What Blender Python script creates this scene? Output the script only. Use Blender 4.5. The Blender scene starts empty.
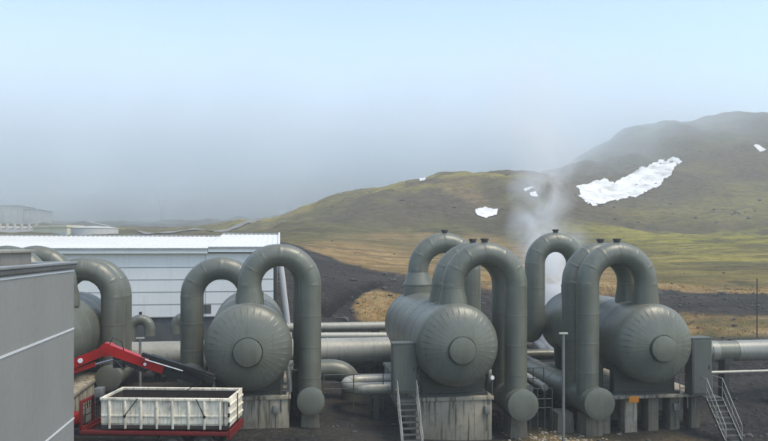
import bpy, bmesh, math, random
import numpy as np
from mathutils import Vector, Matrix
random.seed(7)
R = math.radians
sc = bpy.context.scene
COL = sc.collection

# ------------------------------------------------------------------ helpers
class MB:
    """collects shapes, then links them as ONE mesh object"""
    def __init__(s): s.bm = bmesh.new()
    def box(s, x0, x1, y0, y1, z0, z1, bevel=0.0, M=None):
        r = bmesh.ops.create_cube(s.bm, size=1.0)
        vs = r['verts']
        for v in vs:
            v.co = Vector((x0+(v.co.x+.5)*(x1-x0), y0+(v.co.y+.5)*(y1-y0), z0+(v.co.z+.5)*(z1-z0)))
        if bevel > 0:
            es = list({e for v in vs for e in v.link_edges})
            b = bmesh.ops.bevel(s.bm, geom=es, offset=bevel, segments=2, affect='EDGES', profile=.5)
            vs = list({v for f in b['faces'] for v in f.verts} | {v for v in vs if v.is_valid})
        if M is not None:
            for v in vs: v.co = M @ v.co
        return s
    def tube(s, pts, radii, seg=24, cap=True):
        pts = [Vector(p) for p in pts]
        if not hasattr(radii, '__len__'): radii = [radii]*len(pts)
        n = len(pts); tg = []
        for i in range(n):
            a = pts[max(0, i-1)]; b = pts[min(n-1, i+1)]
            d = b-a
            tg.append(d.normalized() if d.length > 1e-9 else Vector((0, 0, 1)))
        t0 = tg[0]
        ref = Vector((0, 1, 0)) if abs(t0.y) < .9 else Vector((1, 0, 0))
        u = (ref - t0*ref.dot(t0)).normalized()
        rings = []
        for i in range(n):
            t = tg[i]
            u = (u - t*u.dot(t)).normalized(); w = t.cross(u)
            rings.append([s.bm.verts.new(pts[i]+(u*math.cos(a)+w*math.sin(a))*radii[i])
                          for a in [2*math.pi*k/seg for k in range(seg)]])
        for a, b in zip(rings, rings[1:]):
            for k in range(seg):
                s.bm.faces.new((a[k], a[(k+1) % seg], b[(k+1) % seg], b[k]))
        if cap:
            s.bm.faces.new(rings[0][::-1]); s.bm.faces.new(rings[-1])
        return s
    def prism(s, poly, d, ax='y', o=0.0):
        """polygon in the plane normal to ax, extruded from o by d"""
        def P(a, b, c):
            return {'y': (a, c, b), 'x': (c, a, b), 'z': (a, b, c)}[ax]
        A = [s.bm.verts.new(P(a, b, o)) for a, b in poly]
        B = [s.bm.verts.new(P(a, b, o+d)) for a, b in poly]
        n = len(poly)
        s.bm.faces.new(A); s.bm.faces.new(B[::-1])
        for k in range(n):
            s.bm.faces.new((A[k], B[k], B[(k+1) % n], A[(k+1) % n]))
        return s
    def lathe(s, prof, seg, c, ax='y', ang=None, disp=None):
        """prof: (along, radius); closes poles when radius is 0"""
        c = Vector(c); ang = ang or [2*math.pi*k/seg for k in range(seg)]
        rings = []
        for j, (l, r) in enumerate(prof):
            def P(a, rr, ll):
                ca, sa = math.cos(a)*rr, math.sin(a)*rr
                return c+Vector({'y': (ca, ll, sa), 'x': (ll, ca, sa), 'z': (ca, sa, ll)}[ax])
            if r < 1e-6: rings.append([s.bm.verts.new(P(0, 0, l))])
            else:
                row = []
                for k, a in enumerate(ang):
                    dl, dr = disp(j, k) if disp else (0, 0)
                    row.append(s.bm.verts.new(P(a, r+dr, l+dl)))
                rings.append(row)
        n = len(ang)
        for a, b in zip(rings, rings[1:]):
            for k in range(n):
                k2 = (k+1) % n
                if len(a) == 1 and len(b) == 1: continue
                if len(a) == 1: s.bm.faces.new((a[0], b[k2], b[k]))
                elif len(b) == 1: s.bm.faces.new((a[k], a[k2], b[0]))
                else: s.bm.faces.new((a[k], a[k2], b[k2], b[k]))
        return s
    def build(s, name, mat, parent=None, smooth=35, label=None):
        bmesh.ops.recalc_face_normals(s.bm, faces=s.bm.faces[:])
        me = bpy.data.meshes.new(name); s.bm.to_mesh(me); s.bm.free()
        if smooth:
            me.polygons.foreach_set('use_smooth', [True]*len(me.polygons))
            me.set_sharp_from_angle(angle=R(smooth))
        if mat: me.materials.append(mat)
        o = bpy.data.objects.new(name, me); COL.objects.link(o)
        if parent:
            o.parent = parent
            if parent.type == 'EMPTY': o.matrix_parent_inverse = Matrix.Translation(parent.location).inverted()
        if label: o['label'] = label
        return o

def tag(o, label=None, cat=None, group=None, kind=None):
    if label: o['label'] = label
    if cat: o['category'] = cat
    if group: o['group'] = group
    if kind: o['kind'] = kind
    return o

def empty(name, loc=(0, 0, 0), rz=0.0, local=False):
    o = bpy.data.objects.new(name, None); COL.objects.link(o)
    o.location = loc; o.rotation_euler = (0, 0, rz); o.empty_display_size = .3
    return o

# ------------------------------------------------------------------ materials
def new_mat(name):
    m = bpy.data.materials.new(name); m.use_nodes = True
    nt = m.node_tree; nt.nodes.clear()
    out = nt.nodes.new('ShaderNodeOutputMaterial')
    b = nt.nodes.new('ShaderNodeBsdfPrincipled'); nt.links.new(b.outputs[0], out.inputs['Surface'])
    return m, nt, b

def N(nt, typ, **kw):
    n = nt.nodes.new(typ)
    for k, v in kw.items():
        if k.startswith('i_'):
            n.inputs[k[2:].replace('_', ' ')].default_value = v
        else: setattr(n, k, v)
    return n

def noise(nt, vec, scale, detail=5, rough=.55, dist=0.0):
    n = N(nt, 'ShaderNodeTexNoise'); n.inputs['Scale'].default_value = scale
    n.inputs['Detail'].default_value = detail; n.inputs['Roughness'].default_value = rough
    n.inputs['Distortion'].default_value = dist
    nt.links.new(vec, n.inputs['Vector']); return n.outputs['Fac']

def ramp(nt, fac, stops):
    r = N(nt, 'ShaderNodeValToRGB'); e = r.color_ramp.elements
    while len(e) < len(stops): e.new(.5)
    for el, (p, c) in zip(e, stops):
        el.position = p; el.color = (*c, 1) if hasattr(c, '__len__') else (c, c, c, 1)
    nt.links.new(fac, r.inputs[0]); return r.outputs[0]

def mixc(nt, fac, a, b, mode='MIX'):
    m = N(nt, 'ShaderNodeMix', data_type='RGBA', blend_type=mode)
    for sock, v in ((m.inputs[0], fac), (m.inputs[6], a), (m.inputs[7], b)):
        if isinstance(v, bpy.types.NodeSocket): nt.links.new(v, sock)
        elif hasattr(v, '__len__'): sock.default_value = (*v, 1) if len(v) == 3 else v
        else: sock.default_value = v
    return m.outputs[2]

def mth(nt, op, a, b=0.0, clamp=False):
    m = N(nt, 'ShaderNodeMath', operation=op, use_clamp=clamp)
    for sock, v in ((m.inputs[0], a), (m.inputs[1], b)):
        if isinstance(v, bpy.types.NodeSocket): nt.links.new(v, sock)
        else: sock.default_value = v
    return m.outputs[0]

def pos(nt, scale=(1, 1, 1)):
    g = N(nt, 'ShaderNodeNewGeometry')
    mp = N(nt, 'ShaderNodeMapping'); mp.inputs['Scale'].default_value = scale
    nt.links.new(g.outputs['Position'], mp.inputs['Vector']); return mp.outputs[0]

def bump(nt, b, h, strength, dist=.02):
    n = N(nt, 'ShaderNodeBump'); n.inputs['Strength'].default_value = strength
    n.inputs['Distance'].default_value = dist
    nt.links.new(h, n.inputs['Height']); nt.links.new(n.outputs[0], b.inputs['Normal'])

def painted(name, base, rough=.45, metal=0.0, dirt=(.03, .028, .024), dirt_amt=.35, streak=.5, var=.15, scale=1.0,
            bmp=.15, dirt_edge=(.52, .72), spec=.5):
    """paint / cladding with blotches, downward streaks and slight dents"""
    m, nt, b = new_mat(name)
    p = pos(nt); ps = pos(nt, (3.2, 3.2, .22))
    big = noise(nt, p, .55*scale, 4); fine = noise(nt, p, 7*scale, 6, .6); st = noise(nt, ps, 1.6*scale, 5, .6)
    lo = tuple(c*(1-var) for c in base); hi = tuple(min(1, c*(1+var)) for c in base)
    col = ramp(nt, big, [(.3, lo), (.7, hi)])
    col = mixc(nt, mth(nt, 'MULTIPLY', ramp(nt, fine, [(.35, 0.0), (.75, 1.0)]), .18), col, tuple(c*.72 for c in base))
    d = mth(nt, 'MULTIPLY', ramp(nt, st, [(dirt_edge[0], 0.0), (dirt_edge[1], 1.0)]), streak)
    d2 = mth(nt, 'MULTIPLY', ramp(nt, noise(nt, p, 1.4*scale, 7, .65), [(dirt_edge[0]+.02, 0.0), (dirt_edge[1]+.04, 1.0)]), dirt_amt)
    col = mixc(nt, mth(nt, 'MAXIMUM', d, d2), col, dirt)
    nt.links.new(col, b.inputs['Base Color'])
    b.inputs['Metallic'].default_value = metal
    b.inputs['Specular IOR Level'].default_value = spec
    rr = N(nt, 'ShaderNodeMapRange'); rr.inputs[3].default_value = rough-.1; rr.inputs[4].default_value = min(1, rough+.18)
    nt.links.new(fine, rr.inputs[0]); nt.links.new(rr.outputs[0], b.inputs['Roughness'])
    bump(nt, b, mth(nt, 'ADD', mth(nt, 'MULTIPLY', big, 1.0), mth(nt, 'MULTIPLY', fine, .12)), bmp, .06)
    return m

M = {}
M['clad'] = painted('grey_green_cladding', (.140, .146, .117), .36, .15, (.075, .07, .05), .4, .45, .18, 1, .3, (.50, .74))
M['clad_light'] = painted('pale_cladding', (.34, .33, .275), .40, .2, (.16, .15, .12), .35, .5, .12, 1, .2)
M['clad_band'] = painted('lighter_cladding', (.24, .24, .21), .4, .2, (.12, .11, .09), .35, .5, .12, 1, .2)
M['clad_bright'] = painted('bright_aluminium', (.40, .39, .33), .45, .2, (.25, .23, .19), .3, .35, .1, 1, .2)
M['saddle'] = painted('dark_steel', (.034, .038, .033), .5, .1, (.03, .028, .024), .4, .5, .2)
M['cap'] = painted('black_cap', (.03, .03, .03), .5, 0, (.05, .045, .04), .2, .2)
M['concrete'] = painted('stained_concrete', (.31, .275, .21), .85, 0, (.035, .030, .022), .45, .8, .22, 1.0, .5, (.50, .66), .2)
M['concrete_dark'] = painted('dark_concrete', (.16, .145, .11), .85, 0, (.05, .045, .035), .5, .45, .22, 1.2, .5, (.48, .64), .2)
M['galv'] = painted('galvanised_steel', (.20, .20, .185), .5, .3, (.10, .085, .07), .3, .3, .12, 2, .1)
M['rail'] = painted('weathered_rail', (.10, .105, .10), .5, .4, (.06, .05, .04), .3, .3, .12, 2, .1)
M['wall_white'] = painted('white_wall_sheet', (.73, .72, .68), .5, 0, (.50, .50, .48), .25, .3, .03, .6, .06)
M['roof_white'] = painted('white_roof_sheet', (.68, .675, .65), .45, 0, (.55, .55, .52), .3, .2, .03, .6, .06)
M['roof_trim'] = painted('grey_flashing', (.30, .31, .31), .5, .2, (.15, .15, .14), .3, .3)
M['dark_base'] = painted('dark_base_wall', (.075, .078, .075), .7, 0, (.03, .03, .03), .4, .5)
M['rail_pale'] = painted('worn_handrail', (.26, .26, .24), .55, .2, (.10, .085, .07), .4, .4, .12, 2, .1)
M['grey_wall'] = painted('grey_metal_panel', (.29, .29, .275), .36, .1, (.2, .2, .19), .25, .2, .06, .8, .10, (.50, .8))
M['joint'] = painted('pale_joint_strip', (.62, .64, .64), .45, 0, (.4, .4, .38), .2, .2, .05)
M['coping'] = painted('dark_coping', (.16, .16, .15), .5, .2, (.08, .06, .045), .4, .4)
M['rusty'] = painted('rusty_curb', (.22, .21, .19), .6, .1, (.12, .09, .06), .6, .6)
M['red_dark'] = painted('dull_red_paint', (.16, .008, .008), .5, 0, (.05, .02, .015), .6, .6, .2, 2, .1)
M['red'] = painted('red_paint', (.40, .012, .010), .35, 0, (.06, .02, .015), .4, .4, .12, 2, .08)
M['black'] = painted('black_paint', (.012, .012, .012), .5, 0, (.05, .045, .04), .3, .3, .1, 2, .08)
M['white_box'] = painted('dirty_white_paint', (.86, .80, .65), .6, 0, (.20, .14, .08), .65, .6, .06, 1.9, .25, (.47, .68))
M['box_inside'] = painted('rusty_inside', (.05, .038, .034), .8, 0, (.09, .05, .03), .6, .5, .2, 2)
M['chain'] = painted('dark_chain', (.03, .028, .026), .5, .5)
M['rubber'] = painted('tyre_rubber', (.018, .018, .018), .85, 0, (.08, .07, .06), .5, .3)
M['chrome'] = painted('chrome_rod', (.72, .72, .72), .22, .9, (.4, .4, .4), .1, .1)
M['glass'] = painted('dark_glass', (.03, .035, .04), .1, 0, (.05, .05, .05), .1, .1)
M['lamp'] = painted('white_plastic', (.85, .85, .82), .3, 0, (.6, .6, .55), .1, .1)
M['orange'] = painted('orange_sign', (.62, .20, .012), .6, 0, (.4, .12, .01), .2, .2)
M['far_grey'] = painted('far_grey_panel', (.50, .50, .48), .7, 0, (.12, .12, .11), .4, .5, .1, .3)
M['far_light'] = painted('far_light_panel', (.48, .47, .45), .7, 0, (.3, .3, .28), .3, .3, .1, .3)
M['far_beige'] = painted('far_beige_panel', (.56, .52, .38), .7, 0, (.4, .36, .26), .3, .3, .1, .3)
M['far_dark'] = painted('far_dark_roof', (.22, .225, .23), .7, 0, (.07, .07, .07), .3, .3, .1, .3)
M['grave'] = painted('road_gravel', (.15, .145, .13), .9, 0, (.2, .19, .17), .4, .2, .1, .2)
M['rock'] = painted('dark_rock', (.060, .056, .052), .9, 0, (.03, .028, .026), .4, .2, .3, 2, .5)

def snow_mat():
    m, nt, b = new_mat('old_snow')
    p = pos(nt)
    c = ramp(nt, noise(nt, p, .10, 9, .7), [(.30, (.30, .29, .27)), (.44, (.58, .58, .56)), (.60, (.74, .74, .73))])
    c = mixc(nt, ramp(nt, noise(nt, p, .35, 7, .7), [(.56, 0.0), (.66, .7)]), c, (.22, .19, .15))
    nt.links.new(c, b.inputs['Base Color']); b.inputs['Roughness'].default_value = .7
    bump(nt, b, noise(nt, p, .5, 5), .15, .3); return m
M['snow'] = snow_mat()

# ------------------------------------------------------------------ camera (metres: X along the row of vessels, Y away)
TH = R(8.45); ST, CT = math.sin(TH), math.cos(TH)
EYE = 9.0; F = 700.0; HY = 246.0; CX = 384.0
cam = bpy.data.cameras.new('camera'); co = bpy.data.objects.new('camera', cam); COL.objects.link(co)
co.location = (0, 0, EYE); co.rotation_euler = (R(90), 0, -TH)
cam.sensor_width = 36; cam.lens = F/768*36; cam.shift_y = (HY-220.5)/768
cam.clip_start = .1; cam.clip_end = 5000
sc.camera = co

def W(u, t):            # bearing ratio u, range t  ->  X, Y
    return t*(ST+CT*u), t*(CT-ST*u)
def UT(X, Y):
    t = X*ST+Y*CT; c = X*CT-Y*ST
    return c/np.maximum(t, 1e-3), t

# ------------------------------------------------------------------ terrain
rng = np.random.RandomState(11)
TAB = rng.rand(256, 256)
def vnoise(x, y):
    xi = np.floor(x).astype(int); yi = np.floor(y).astype(int)
    fx = x-xi; fy = y-yi; fx = fx*fx*fx*(fx*(fx*6-15)+10); fy = fy*fy*fy*(fy*(fy*6-15)+10)
    a = TAB[xi & 255, yi & 255]; b = TAB[(xi+1) & 255, yi & 255]; c = TAB[xi & 255, (yi+1) & 255]; d = TAB[(xi+1) & 255, (yi+1) & 255]
    return (a+(b-a)*fx)+((c+(d-c)*fx)-(a+(b-a)*fx))*fy
def fbm(x, y, o=5, g=.5):
    s = 0; a = 1; n = 0
    for i in range(o):
        s = s+a*vnoise(x*2**i+17.3*i, y*2**i+5.1*i); n += a; a *= g
    return s/n

RINGS = [3, 36, 46, 53, 60, 70, 84, 128, 200, 280, 360, 450, 540, 660, 820]
COLS = [-500, 0, 110, 200, 270, 300, 350, 400, 450, 500, 540, 580, 640, 700, 768, 900, 1300]
# height of the land at each range, as the row of the picture it shows at
YT = {
 128: [243, 243, 243, 243, 243, 242, 246, 250, 252, 254, 255, 255, 256, 254, 252, 250, 250],
 200: [234, 234, 234, 234, 228, 222, 222, 222, 222, 222, 222, 225, 231, 231, 229, 226, 226],
 280: [228, 228, 229, 227, 217, 206, 194, 183, 176, 171.5, 174, 196, 206, 205, 202, 198, 198],
 360: [224, 224, 225, 223, 219, 209, 201, 192, 185, 180, 173, 172, 166, 161, 155, 150, 150],
 450: [222, 222, 222, 221, 220, 213, 206, 199, 192, 186, 172, 154, 128, 119.5, 114, 110, 110],
 540: [221, 221, 220, 218, 217, 212, 206, 199, 193, 186, 174, 160, 140, 132, 126, 120, 120],
 660: [206, 200, 192, 186, 181, 177, 167, 155, 142, 131, 130, 150, 155, 150, 145, 145, 145],
 820: [206, 204, 200, 195, 190, 186, 178, 168, 160, 152, 150, 155, 160, 160, 160, 160, 160]}
ZN = {  # metres, near rings
 3:  [.1]*17,
 36: [.05, .05, .05, .03, 0, -.05, -.3, -.7, -.95, -1, -1, -1, -1, -1, -1, -1, -1],
 46: [.1, .1, .1, .1, .1, .1, .0, -.3, -.6, -.7, -.7, -.6, -.3, .1, .45, .5, .5],
 53: [.6, .6, .6, .6, 1.0, 1.6, 1.7, 1.6, .9, .4, .4, .6, .8, 1.1, 1.5, 1.5, 1.5],
 60: [1, 1, 1, 1, 3.1, 3.7, 3.6, 3.4, 2.6, 2.2, 2.1, 2.0, 2.0, 2.2, 2.4, 2.4, 2.4],
 70: [3, 3, 3, 3.4, 6.1, 6.2, 5.3, 4.9, 4.5, 4.0, 3.8, 3.8, 3.8, 3.85, 3.9, 3.9, 3.9],
 84: [6, 6, 6, 6.2, 7.9, 7.9, 6.6, 6.0, 5.9, 5.6, 5.2, 5.0, 4.9, 4.8, 4.8, 4.8, 4.8]}
ZT = np.zeros((len(RINGS), len(COLS)))
for i, t in enumerate(RINGS):
    ZT[i] = ZN[t] if t in ZN else [EYE+(HY-y)*t/F for y in YT[t]]
LR = np.log(np.array(RINGS, float)); UC = (np.array(COLS, float)-CX)/F
def crw(f):
    return [(-f+2*f*f-f**3)/2, (2-5*f*f+3*f**3)/2, (f+4*f*f-3*f**3)/2, (-f*f+f**3)/2]
def zbase(u, t):
    a = np.interp(np.log(np.maximum(t, 3)), LR, np.arange(len(RINGS))); b = np.interp(u, UC, np.arange(len(COLS)))
    i = np.minimum(np.floor(a).astype(int), len(RINGS)-2); j = np.minimum(np.floor(b).astype(int), len(COLS)-2)
    wa = crw(a-i); wb = crw(b-j); z = 0
    for p in range(4):
        ii = np.clip(i+p-1, 0, len(RINGS)-1)
        for q in range(4):
            jj = np.clip(j+q-1, 0, len(COLS)-1)
            z = z+wa[p]*wb[q]*ZT[ii, jj]
    return z
def sstep(a, b, x):
    k = np.clip((x-a)/(b-a), 0, 1); return k*k*(3-2*k)
def rut(X, Y):
    """old excavation scar running up the gravel bank"""
    a = np.array(W((322-CX)/F, 59.5)); b = np.array(W((375-CX)/F, 72)); d = b-a
    k = np.clip(((X-a[0])*d[0]+(Y-a[1])*d[1])/(d@d), 0, 1)
    q = np.hypot(X-a[0]-k*d[0], Y-a[1]-k*d[1])+(fbm(X/2.2, Y/2.2+9, 3)-.5)*1.4
    return 1-sstep(.35, 1.15, q)
def zland(u, t):
    X, Y = W(u, t)
    amp = .012*t*sstep(95, 200, t)+.22*sstep(48, 60, t)+.025
    amp = amp*(1-.6*sstep(-.25, -.45, u)*sstep(100, 200, t))
    n = fbm(X/38+3, Y/38, 5)-.5
    g = np.abs(fbm(X/24+40, Y/60+9, 4)-.5)*2
    small = fbm(X/5.5, Y/5.5+30, 4)-.5
    z = zbase(u, t)+amp*(1.5*n-1.1*(.35-g)*sstep(120, 220, t))+small*(.30*sstep(50, 60, t)+.9*sstep(110, 260, t)+.05)
    return z-.55*rut(X, Y)
def land(X, Y):
    u, t = UT(np.array(X, float), np.array(Y, float)); return zland(u, t)
def gz(X, Y): return float(land([X], [Y])[0])
def pick(px, py, t0=48.0, t1=800):
    """first point of the land met by a line of sight"""
    u = (px-CX)/F; ts = np.exp(np.linspace(math.log(t0), math.log(t1), 900))
    z = zland(np.full_like(ts, u), ts); ray = EYE+(HY-py)*ts/F
    k = np.argmax(z >= ray)
    if z[k] < ray[k]: return None
    t = ts[k]; X, Y = W(u, t); return X, Y, float(z[k]), t

def terrain():
    us = np.concatenate([np.linspace(-1.9, -.66, 40, endpoint=False), np.linspace(-.66, .66, 430), np.linspace(.66, 1.9, 41)[1:]])
    ts = [3.0, 8, 14, 20, 25, 29, 32]
    while ts[-1] < 850: ts.append(ts[-1]*(1.0125 if ts[-1] < 480 else 1.03))
    ts = np.array(ts); nu, nt_ = len(us), len(ts)
    U, T = np.meshgrid(us, ts); X, Y = W(U, T); Z = zland(U, T)
    co_ = np.stack([X, Y, Z], -1).reshape(-1, 3)
    i = np.arange(nt_-1)[:, None]*nu+np.arange(nu-1)[None]
    f = np.stack([i, i+1, i+nu+1, i+nu], -1).reshape(-1, 4)
    me = bpy.data.meshes.new('ground')
    me.vertices.add(len(co_)); me.vertices.foreach_set('co', co_.ravel())
    me.loops.add(f.size); me.loops.foreach_set('vertex_index', f.ravel())
    me.polygons.add(len(f)); me.polygons.foreach_set('loop_start', np.arange(len(f))*4); me.polygons.foreach_set('loop_total', np.full(len(f), 4))
    me.update(); me.polygons.foreach_set('use_smooth', [True]*len(f))
    gr, og, yg, br = cover(U.ravel(), T.ravel())
    a = me.color_attributes.new('cover', 'FLOAT_COLOR', 'POINT')
    a.data.foreach_set('color', np.stack([gr, og, yg, br], -1).ravel())
    o = bpy.data.objects.new('ground', me); COL.objects.link(o)
    tag(o, kind='structure'); me.materials.append(M['land']); return o

def cover(u, t):
    X, Y = W(u, t); px = u*F+CX
    e = fbm(X/14+8, Y/14, 5)-.5; e2 = fbm(X/40, Y/40+70, 5)-.5; e3 = fbm(X/5+5, Y/5, 4)-.5
    # range at which the dark gravel bank gives way to the grass
    edge = np.interp(px, [250, 290, 310, 340, 400, 500, 600, 660, 768], [150, 118, 104, 84, 78, 72, 57, 55, 54])
    tt = t+e*16+e3*5
    gr = 1-sstep(edge-2, edge+3, tt)
    # second dark bank on the right, and the dry strip this side of it
    bank = sstep(62, 65, tt)*(1-sstep(73, 77, tt))*sstep(560, 640, px)
    gr = np.maximum(gr, bank)
    patch = np.exp(-(((px-385)/34)**2+((t-62)/6)**2))*1.6+e3*1.2
    gr = gr*(1-sstep(.55, .85, patch))
    left = sstep(-20, -90, px-300)
    gr = np.maximum(gr, 0)
    og = np.clip((1-sstep(100, 150, t+e2*90))*sstep(.28, .50, .55+e*1.3+e3*.9), 0, 1)*(1-.8*sstep(80, 88, tt)*sstep(590, 640, px))
    og = np.maximum(og, sstep(.56, .68, fbm(X/34+2, Y/70+3, 5)+.04)*(1-sstep(210, 290, t))*.6*(1-sstep(560, 640, px)))
    yg = sstep(100, 114, t+e*22)*(1-sstep(200, 232, t+e2*70))*sstep(565, 670, px+e2*200)*sstep(.24, .46, .5+e*1.0+e3*.5)
    yg = np.maximum(yg, .45*sstep(79, 86, tt)*(1-sstep(150, 170, t))*sstep(600, 660, px)*sstep(.38, .6, .5+e*1.6+e3*.8))
    crest = sstep(235, 262, t+e2*40)*(1-sstep(285, 310, t))*(1-sstep(500, 560, px))
    soil = .8*np.exp(-(((px-562)/45)**2+((t-36.2)/2.2)**2))*sstep(.35, .6, .5+e3*1.6)+.5*np.exp(-(((px-700)/50)**2+((t-36)/1.6)**2))*sstep(.4, .6, .5+e3*1.6)
    yg = np.maximum(yg, crest*.75*sstep(.30, .62, .5+e*1.4))
    yg = np.maximum(yg, .35*sstep(205, 240, t)*(1-sstep(275, 300, t+e2*60))*sstep(580, 650, px))
    br = sstep(.38, .56, fbm(X/42+30, Y/36+4, 6, .6)+.11*sstep(430, 520, px)-.05*sstep(380, 300, px))*sstep(150, 230, t)
    br = br+.8*np.exp(-(((px-515)/55)**2+((t-258)/30)**2))*sstep(.3, .55, .5+e2)+.6*np.exp(-(((px-610)/70)**2+((t-265)/45)**2))*sstep(.3, .6, .5+e)+.35*sstep(600, 660, px)*sstep(300, 340, t)
    og = np.where(t < 42, soil, og); gr = np.where(t < 42, 1-soil, gr); br = np.clip(br, 0, 1)
    rt = rut(X, Y); br = np.maximum(br*(t > 140), rt); gr = np.maximum(gr, rt)
    return gr, og, yg, br

def land_mat():
    m, nt, b = new_mat('land_cover')
    p = pos(nt)
    at = N(nt, 'ShaderNodeAttribute', attribute_name='cover')
    sp = N(nt, 'ShaderNodeSeparateColor'); nt.links.new(at.outputs['Color'], sp.inputs[0])
    n1 = noise(nt, p, .045, 8, .62); n2 = noise(nt, p, .35, 8, .65); n3 = noise(nt, p, 2.2, 8, .7); n4 = noise(nt, p, 9.0, 6, .7)
    olive = ramp(nt, n1, [(.32, (.085, .078, .036)), (.5, (.19, .162, .055)), (.68, (.255, .198, .090))])
    olive = mixc(nt, ramp(nt, n2, [(.42, 0.0), (.62, .7)]), olive, (.070, .060, .040))
    olive = mixc(nt, ramp(nt, noise(nt, p, .09, 9, .7), [(.50, 0.0), (.62, .75)]), olive, (.20, .19, .07))
    brown = ramp(nt, n2, [(.34, (.062, .048, .034)), (.52, (.115, .088, .058)), (.70, (.175, .136, .084))])
    c = mixc(nt, mth(nt, 'MULTIPLY', at.outputs['Alpha'], .85), olive, brown)
    yel = ramp(nt, n2, [(.33, (.18, .160, .034)), (.48, (.38, .335, .055)), (.66, (.47, .385, .10))])
    strk = noise(nt, pos(nt, (.05, .22, .2)), 1.0, 8, .65)
    yel = mixc(nt, ramp(nt, n3, [(.52, 0.0), (.70, .5)]), yel, (.10, .085, .045))
    yel = mixc(nt, ramp(nt, strk, [(.46, 0.0), (.62, .8)]), yel, (.11, .10, .05))
    c = mixc(nt, sp.outputs[2], c, yel)
    org = ramp(nt, n2, [(.30, (.19, .115, .048)), (.46, (.46, .285, .11)), (.66, (.60, .43, .21))])
    org = mixc(nt, ramp(nt, n3, [(.5, 0.0), (.7, .6)]), org, (.14, .10, .055))
    org = mixc(nt, ramp(nt, strk, [(.48, 0.0), (.62, .75)]), org, (.16, .135, .075))
    c = mixc(nt, sp.outputs[1], c, org)
    grv = ramp(nt, n3, [(.30, (.026, .025, .025)), (.5, (.052, .049, .047)), (.72, (.088, .080, .072))])
    grv = mixc(nt, ramp(nt, n2, [(.50, 0.0), (.68, .55)]), grv, (.095, .075, .055))
    grv = mixc(nt, ramp(nt, n4, [(.62, 0.0), (.72, .6)]), grv, (.16, .15, .135))
    grv = mixc(nt, ramp(nt, strk, [(.44, 0.0), (.60, .6)]), grv, (.105, .094, .078))
    grv = mixc(nt, mth(nt, 'MULTIPLY', at.outputs['Alpha'], .8), grv, (.018, .017, .016))
    c = mixc(nt, sp.outputs[0], c, grv)
    nt.links.new(c, b.inputs['Base Color']); b.inputs['Roughness'].default_value = .95
    b.inputs['Specular IOR Level'].default_value = .15
    h = mth(nt, 'ADD', mth(nt, 'MULTIPLY', n2, 1.2), mth(nt, 'ADD', mth(nt, 'MULTIPLY', n3, .35), mth(nt, 'MULTIPLY', n4, .1)))
    far = noise(nt, p, .12, 9, .68)
    h = mth(nt, 'ADD', h, mth(nt, 'MULTIPLY', far, 9.0))
    bump(nt, b, h, 1.0, .7)
    return m
M['land'] = land_mat()
terrain()

# loose stones and dry tussocks: uncountable cover
def scatter_rocks():
    mb = MB(); base = bmesh.new(); bmesh.ops.create_icosphere(base, subdivisions=1, radius=1)
    bv = [v.co.copy() for v in base.verts]; bf = [[v.index for v in f.verts] for f in base.faces]; base.free()
    n = 0
    while n < 1500:
        u = random.uniform(-.2, .62); t = random.uniform(33, 82) if random.random() < .75 else random.uniform(80, 170)
        g = cover(np.array([u]), np.array([t]))[0][0]
        if g < .5 and random.random() < .85: continue
        X, Y = W(u, t)
        if t < 48 and random.random() < .5: continue
        s = random.choice([.05, .07, .1, .14, .2])*random.uniform(.7, 1.4)*(1 if t > 48 else .6)
        if random.random() < .03: s = random.uniform(.25, .42) if t > 50 else .2
        z = gz(X, Y)
        q = Matrix.Rotation(random.uniform(0, 6.28), 3, 'Z') @ Matrix.Diagonal((s*random.uniform(.8, 1.6), s, s*random.uniform(.5, .9)))
        vs = [mb.bm.verts.new(Vector((X, Y, z+s*.15))+q @ (v*random.uniform(.75, 1.15))) for v in bv]
        for f in bf: mb.bm.faces.new([vs[k] for k in f])
        n += 1
    o = mb.build('rubble', M['rock'], smooth=0); tag(o, 'dark loose stones strewn over the gravel banks', kind='stuff')
scatter_rocks()
def stones(name, label, spots, mat):
    mb = MB(); base = bmesh.new(); bmesh.ops.create_icosphere(base, subdivisions=1, radius=1)
    bv = [v.co.copy() for v in base.verts]; bf = [[v.index for v in f.verts] for f in base.faces]; base.free()
    for X, Y, s in spots:
        z = gz(X, Y); q = Matrix.Rotation(random.uniform(0, 6.28), 3, 'Z') @ Matrix.Diagonal((s*random.uniform(.8, 2.0), s, s*random.uniform(.4, .8)))
        vs = [mb.bm.verts.new(Vector((X, Y, z+s*.1))+q @ (v*random.uniform(.7, 1.2))) for v in bv]
        for f in bf: mb.bm.faces.new([vs[k] for k in f])
    tag(mb.build(name, mat, smooth=0), label, kind='stuff')
sp = []
while len(sp) < 420:
    u = random.uniform(-.12, .62); t = random.uniform(215, 440)
    if cover(np.array([u]), np.array([t]))[3][0] > .45 and fbm(np.array([u*40]), np.array([t/12]), 3)[0] > .52:
        sp.append((*W(u, t), random.choice([.2, .25, .3, .4, .6])*random.uniform(.7, 1.3)))
stones('hill_rocks', 'dark rocks breaking through the moss on the hillside', sp, M['rock'])
sp = [(*W((random.gauss(560, 32)-CX)/F, random.gauss(36.2, 1.3)), random.uniform(.03, .12)) for k in range(170)]
stones('pale_debris', 'pale stones and debris on the brown soil between the vessels', sp, M['concrete'])

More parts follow.
